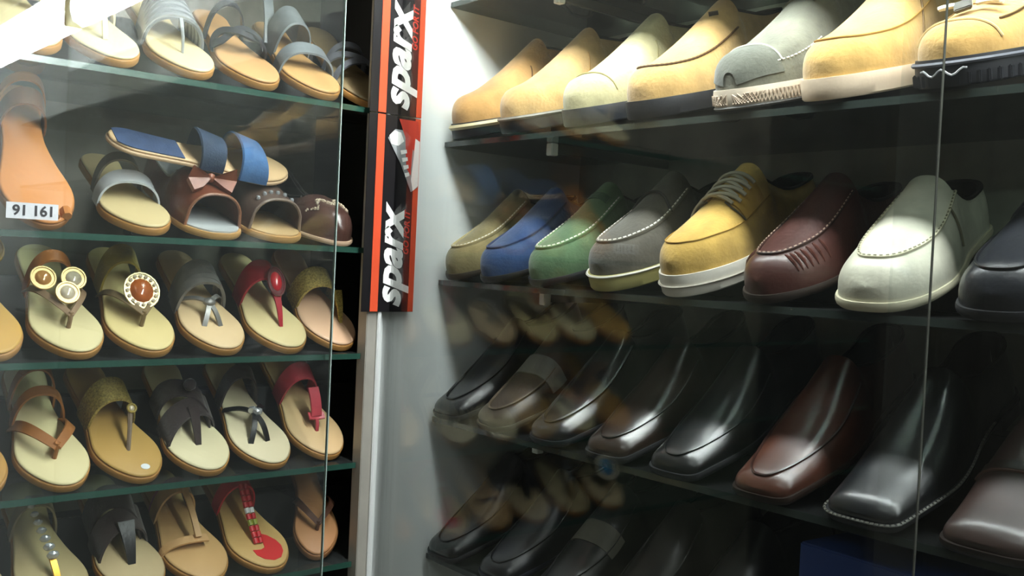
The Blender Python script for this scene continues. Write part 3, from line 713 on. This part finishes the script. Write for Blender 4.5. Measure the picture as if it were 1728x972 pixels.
# --- second left row
s = Sandal(2, .318, 'big orange tan sandal standing steeply with a brown strap loop at the far left', side=plain('#9a6230'), bed='#c98245', tilt=52, L=.23, dx=-.02)
s.band(leather('#7a4a28'), .30, .012, .045); s.band(leather('#b5713a'), .18, .006, .05)
for i in range(4): G().tube([s.pt(.90 + .01*(i % 2), -.024 + .016*i, .001), s.pt(.975 - .012*abs(i-1.5), -.022 + .0145*i, .003)], .006, 7).obj('toe_ridge', plain('#c07a40', .5), s.root)
s = Sandal(2, .437, 'beige sandal with a clear strap seen through reflections beside the number sticker', bed='#c9b486', tilt=26)
s.band(mat('clear_plastic', '#c9cdd0', .12, .05, 20, 0, .2, .6), .66, .012, .034); s.band(leather('#6c6459'), .50, .008, .045)
def peep(y, label, um, bed, rimm):
    s = Shoe('peep_toe_shoe', 'peep', (XE - .006, y + .01, Z0 + LS[2] + .001), -90, 20, um, plain('#b58a52'), mat('shoe_lining', bed, .5, .06, 40), send=.885, foot=1)
    # footbed seen through the open toe
    g = G(); ts = np.linspace(.56, .992, 16); V = []
    for t in ts: V += [(s.cx(t) - s.w(t)*.97, s.y(t), s.ts + .003), (s.cx(t) + s.w(t)*.97, s.y(t), s.ts + .003)]
    V += [(x, yy, z - .0025) for x, yy, z in V]; n = 2*len(ts)
    F = [(2*i, 2*i+1, 2*i+3, 2*i+2) for i in range(len(ts)-1)] + [(n+2*i, n+2*i+2, n+2*i+3, n+2*i+1) for i in range(len(ts)-1)]
    F += [(2*i, 2*i+2, n+2*i+2, n+2*i) for i in range(len(ts)-1)] + [(2*i+1, n+2*i+1, n+2*i+3, 2*i+3) for i in range(len(ts)-1)] + [(n-2, n-1, 2*n-1, 2*n-2)]
    g.add(V, F); g.obj('footbed', mat('footbed', bed, .35, .06, 30), s.root)
    G().tube([s.top(.885, -1 + 2*i/24, .0005) for i in range(25)], .0022, 6).obj('toe_binding', rimm, s.root)
    tag(s.root, label, 'shoe', 'shoes on the second left shelf'); return s
BRW = leather('#6b3a28', .32, .3)
s = peep(.535, 'brown peep-toe shoe with a glossy bow and silver insole', BRW, '#b9bcbd', leather('#8a5a40'))
for sg in (-1, 1):
    c0 = s.top(.77, 0, .006); P = []
    V = [c0 + Vector((0, 0, 0)), c0 + Vector((sg*.030, .006, .016)), c0 + Vector((sg*.034, .004, -.002)), c0 + Vector((sg*.026, .012, -.016)), c0 + Vector((sg*.014, .006, .008)), c0 + Vector((sg*.014, .012, -.010))]
    V += [v + Vector((0, .004, .005)) for v in V[:1]] + [v + Vector((0, .005, .006)) for v in V[1:]]
    obj('bow_loop', V, [(0,4,1,2), (0,2,3,5), (6,8,7,10), (6,11,9,8), (1,2,8,7), (2,3,9,8), (0,4,10,6), (4,1,7,10), (0,6,11,5), (5,11,9,3)], leather('#84472e', .5, .1), s.root)
G().ball(s.top(.77, 0, .009), .007, 10, (1, .8, 1)).obj('bow_knot', leather('#84472e', .5, .1), s.root)
s = peep(.626, 'taupe brown peep-toe shoe with a row of silver studs', leather('#57453c', .4, .2), '#c9a97a', leather('#7c6a5e'))
for i in range(6): G().ball(s.top(.84 - .03*math.cos((i-2.5)*.5), -.62 + .25*i, .001), .0035, 8).obj('stud', SIL, s.root)
s = Shoe('ballet_flat', 'flat', (XE - .012, .732, Z0 + LS[2] + .001), -90, 16, leather('#4a332d', .3, .4), plain('#b79a80'), LINING)
tag(s.root, 'dark brown ballet flat with sparkling rhinestones across the toe', 'shoe', 'shoes on the second left shelf')
rs = random.Random(3)
g = G()
for i in range(46):
    q = i/45; xf = -.85 + 1.7*q; t = .80 + .035*math.sin(q*16) + rs.uniform(-.012, .012)
    g.ball(s.top(t, xf, .001), rs.uniform(.0016, .0028), 6)
g.obj('rhinestones', GEMC, s.root, kind='stuff')
# blue sandal lying across the others
s = Sandal(2, .5, 'blue denim slide sandal lying sideways on top of the peep-toe shoes', bed='#cfae84', side=plain('#c9a986'), name='slide_sandal', L=.265, loc=(-1.318, .676, Z0 + LS[2] + .098), rot=Euler((math.radians(-6), math.radians(34), 0)), thick=.005)
BL = mat('denim', '#3f6593', .8, .15, 60, .3)
s.band(BL, .72, .020, .036, lean=.2, taper=1.1)
s.band(mat('denim', '#27374f', .8, .15, 60, .3), .50, .022, .034, lean=.2, taper=.8)
G().prism([(s.cx(t) + sg*s.w(t)*.9, s.y(t)) for sg, ts in ((1, np.linspace(.03, .36, 12)), (-1, np.linspace(.36, .03, 12))) for t in ts], lambda u, v, z: (u, v, z), s.zt(), s.zt() + .001).obj('heel_pad', mat('denim', '#2c3f63', .8, .2, 60, .3), s.root, False)
# --- number sticker on the glass
e = empty('number_sticker', (-1.2304, .311, Z0 + .021))
G().box((0, -.028, 0), (.0006, .028, .0185)).obj('paper', plain('#b9bcc0', .6), e, False)
o, me = text('91 161', .0165, None, e, 0, 0, 0, 0, .0004, name='digits')
me.materials.clear(); me.materials.append(plain('#26262a', .6))
xs = [v.co.x for v in me.vertices]; mid = (min(xs) + max(xs)) / 2
for v in me.vertices: v.co = (.0009 + v.co.z, (v.co.x - mid), .0042 + v.co.y)
tag(e, 'white number sticker reading 91 161 on the glass', 'sticker')

# --- third left row
s = Sandal(3, .262, 'plain honey tan sandal cut off at the left beside the jewelled sandals', bed='#c79a4e')
s.band(leather('#8c5a2a'), .5, .010, .045); s.disc(s.pt(.42, -.012, .052), .022, GOLD, GEMC, None)
s = Sandal(3, .356, 'cream thong sandal with three round golden gems', bed='#d8c99a')
s.thong(leather('#8d7258'), .80, .42, .022, .0035, .020)
for dx, dt, R in ((.0, .70, .0135), (-.016, .57, .0145), (.020, .57, .0145)): s.disc(s.pt(dt, dx, .036), R, mat('pale_gold', '#c9ab74', .35, .1, 60, 0, .4), mat('amber', '#c78a4a', .08, .2, 40, 0, .2, 1) if dx > 0 else GEMC, None)
s.band(leather('#a8622a'), .45, .009, .05)
s = Sandal(3, .447, 'cream thong sandal with a large oval orange brooch', bed='#d9c48a')
s.thong(leather('#7c6646'), .79, .45, .020, .0035, .020); s.band(suede('#8f7a2c'), .40, .016, .05)
s.disc(s.pt(.66, -.004, .034), .0225, mat('pale_gold', '#cbb98a', .35, .1, 60, 0, .4), mat('amber', '#a8551e', .08, .25, 60, 0, .1, 1), GEMC, sq=(1, 1.08))
s = Sandal(3, .545, 'peach sandal with a wide plaited pewter strap and knotted thong', bed='#dbbd92')
PW = mat('pewter', '#85827f', .35, .1, 80, .2, .45)
for i in range(4): s.band(PW, .585 - .030*i, .0080, .044 + .003*i, 'plaited_strap', lean=.25, th=.004, skew=.003*(-1)**i)
K = s.pt(.68, 0, .020)
for A in (s.pt(.80, .014, -.002), s.pt(.80, -.010, -.002)): s.link(PW, K, A, .0035, .004)
for A in (s.pt(.55, s.w(.55), .0), s.pt(.55, -s.w(.55), .006)): s.link(PW, K, A, .0035, .008)
G().ball(K, .0075, 10, (1.2, 1, .8)).obj('knot', PW, s.root)
s = Sandal(3, .640, 'cream thong sandal with a glossy red strap and teardrop red stone', bed='#d9c593')
RED = leather('#a52330', .3, .4)
s.band(RED, .50, .020, .050, lean=.2, taper=.8); s.link(RED, s.pt(.81, -.004, -.002), s.pt(.64, -.004, .034), .0028, .004, hw2=.006)
o = s.disc(s.pt(.60, -.006, .044), .016, leather('#5a1218', .3, .5), mat('red_stone', '#c5202c', .06, .1, 30, 0, 0, 1), None, sq=(.8, 1.35))
s = Sandal(3, .733, 'pinkish sandal with a glittering gold band beside the aluminium strip', bed='#d3ac8c', bedrough=.35)
GL = mat('gold_glitter', '#b09a52', .32, .5, 400, .5, .35)
s.band(GL, .56, .019, .045, lean=.25); s.link(GL, s.pt(.80, -.02, -.002), s.pt(.62, -.024, .030), .0025, .003, hw2=.008)

# --- fourth left row
s = Sandal(4, .25, 'honey brown sandal toe cut off by the left edge of the fourth row', bed='#b98a46'); s.band(leather('#6a4420'), .5, .01, .045)
s = Sandal(4, .345, 'cream thong sandal with two tan brown leather straps', bed='#dfd0a0')
TN = leather('#9c6230', .5, .1)
s.thong(TN, .80, .50, .018, .0058, .020); s.band(TN, .50, .007, .048, lean=.3); s.band(TN, .34, .007, .056, lean=.3)
s = Sandal(4, .440, 'golden tan sandal with a crinkled gold band and a small white price dot', bed='#b9924e', yaw=6)
s.band(GL, .50, .020, .048, lean=.2); G().tube([s.pt(.79, .0, -.002), s.pt(.70, -.006, .020), s.pt(.60, -.012, .036)], [.0028, .003, .004], 7).obj('toe_post', leather('#7c6a5a'), s.root)
s.disc(s.pt(.62, -.012, .036), .0055, GL, GEMC, None)
G().prism([(.006*math.cos(a*math.pi/6), .005*math.sin(a*math.pi/6)) for a in range(12)], lambda u, v, z: tuple(s.pt(.93, u - .006, z) + Vector((0, v, 0))), 0, .0006).obj('price_dot', plain('#dfe3e6'), s.root)
s = Sandal(4, .530, 'cream sandal with wide dark brown suede crossed straps', bed='#e0d3ac')
s.band(DBR, .63, .016, .034, skew=.016, lean=.3, taper=1.5); s.band(DBR, .52, .014, .044, skew=-.018, lean=.3, taper=1.3)
s.link(DBR, s.pt(.80, 0, -.002), s.pt(.62, 0, .034), .004, .003, hw2=.008); G().ball(s.pt(.52, 0, .052), .009, 10).obj('knot', DBR, s.root)
s = Sandal(4, .622, 'cream sandal with thin black straps knotted by a silver ring', bed='#e2d3b0')
K = s.pt(.66, .002, .022)
for A in (s.pt(.83, .020, -.003), s.pt(.82, -.008, -.003), s.pt(.52, s.w(.52), .0), s.pt(.52, -s.w(.52), .004)): s.link(BK2, K, A, .0040, .008)
s.band(DBR, .42, .012, .05); G().tube([K + Vector((-.006 + .012*i/6, .004*math.sin(i*1.05), .004)) for i in range(7)], .005, 8).obj('silver_ring', SIL, s.root)
s = Sandal(4, .720, 'tan sandal with a coral pink T-strap ending in a bow', bed='#cfae80')
PK = leather('#b53c48', .45, .2)
s.band(PK, .46, .016, .050, lean=.2); s.link(PK, s.pt(.60, 0, .046), s.pt(.74, 0, .018), .009, .003)
s.link(PK, s.pt(.735, -.013, .018), s.pt(.735, .013, .018), .006, -.002, hw2=.006); s.link(PK, s.pt(.80, 0, -.002), s.pt(.745, 0, .016), .0026, .002)

# --- lowest left row
s = Sandal(5, .256, 'sandal with a blue jewelled disc at the lower left corner', bed='#c9b489')
s.band(leather('#8a7a62'), .55, .01, .045); s.disc(s.pt(.72, -.002, .036), .025, plain('#d8ccb4', .4), mat('blue_stone', '#2a86b8', .06, .2, 30, 0, 0, 1), None)
s = Sandal(5, .350, 'beige sandal with a line of rhinestones down the centre strap', bed='#b9a67a')
s.link(metal('#b98a3a', .35), s.pt(.86, -.002, -.002), s.pt(.72, 0, .020), .004, .002)
for i in range(8): G().ball(s.pt(.74 - .045*i, .002*i, .024 + .0045*i), .0066 - .0004*i, 8, (1.2, .7, .9)).obj('rhinestone', SIL, s.root)
s.band(leather('#8c7c60'), .42, .008, .046)
s = Sandal(5, .447, 'beige sandal with heavy dark brown bow straps on the lowest shelf', bed='#c0aa82')
s.band(DBR, .60, .018, .038, skew=.014, taper=1.4); s.band(DBR, .48, .018, .05, skew=-.012, taper=1.2); s.link(BK2, s.pt(.80, 0, -.002), s.pt(.62, 0, .038), .005, .003, hw2=.012)
s = Sandal(5, .535, 'tan T-strap sandal with a toe loop and pink-edged ankle band', bed='#c9a06a')
TT = leather('#c69a66', .5, .1)
s.link(TT, s.pt(.74, -.004, .018), s.pt(.42, -.004, .048), .0045, .004); s.band(TT, .42, .012, .048, lean=.1); s.band(leather('#a8566a'), .37, .005, .050, lean=.1)
s.band(TT, .74, .006, .018, lean=.2, a0=.0, a1=math.pi*.62)
s = Sandal(5, .627, 'tan sandal with a red teardrop patch and a red beaded strap', bed='#c9a467')
RD = leather('#c8242c', .4, .2); B3 = [RD, plain('#f0f0ee', .4), RD, plain('#9aa23c', .4), RD]
cp = [(.016, .845), (.015, .89), (.008, .93), (-.004, .95), (-.016, .935), (-.025, .89), (-.028, .84), (-.026, .79), (-.018, .74), (-.009, .715), (-.006, .76), (-.005, .80), (-.003, .835), (.004, .85)]
G().prism(cp, lambda u, v, z: tuple(s.pt(v, u, z)), 0, .0008).obj('red_patch', mat('red_print', '#cc2a2a', .5, .05, 20), s.root)
for i in range(10):
    q = i/9
    for sg in (-1, 1): G().tube([s.pt(.80 - .30*q, .002 + sg*.0035, .002 + .040*q), s.pt(.80 - .30*q - .028, .002 + sg*.0038, .006 + .040*q)], .0036, 8).obj('bead', [RD, RD, RD, B3[3], RD, B3[1], RD, RD, RD, RD][i], s.root)
s.band(RD, .42, .012, .046, lean=.1)
s = Sandal(5, .722, 'narrow copper brown flip-flop at the right end of the lowest shelf', bed='#a8764c', side=plain('#8a5c34'), foot=-1, wid=.8, yaw=-14)
s.thong(leather('#4c2f22'), .80, .5, .02, .004, .014)
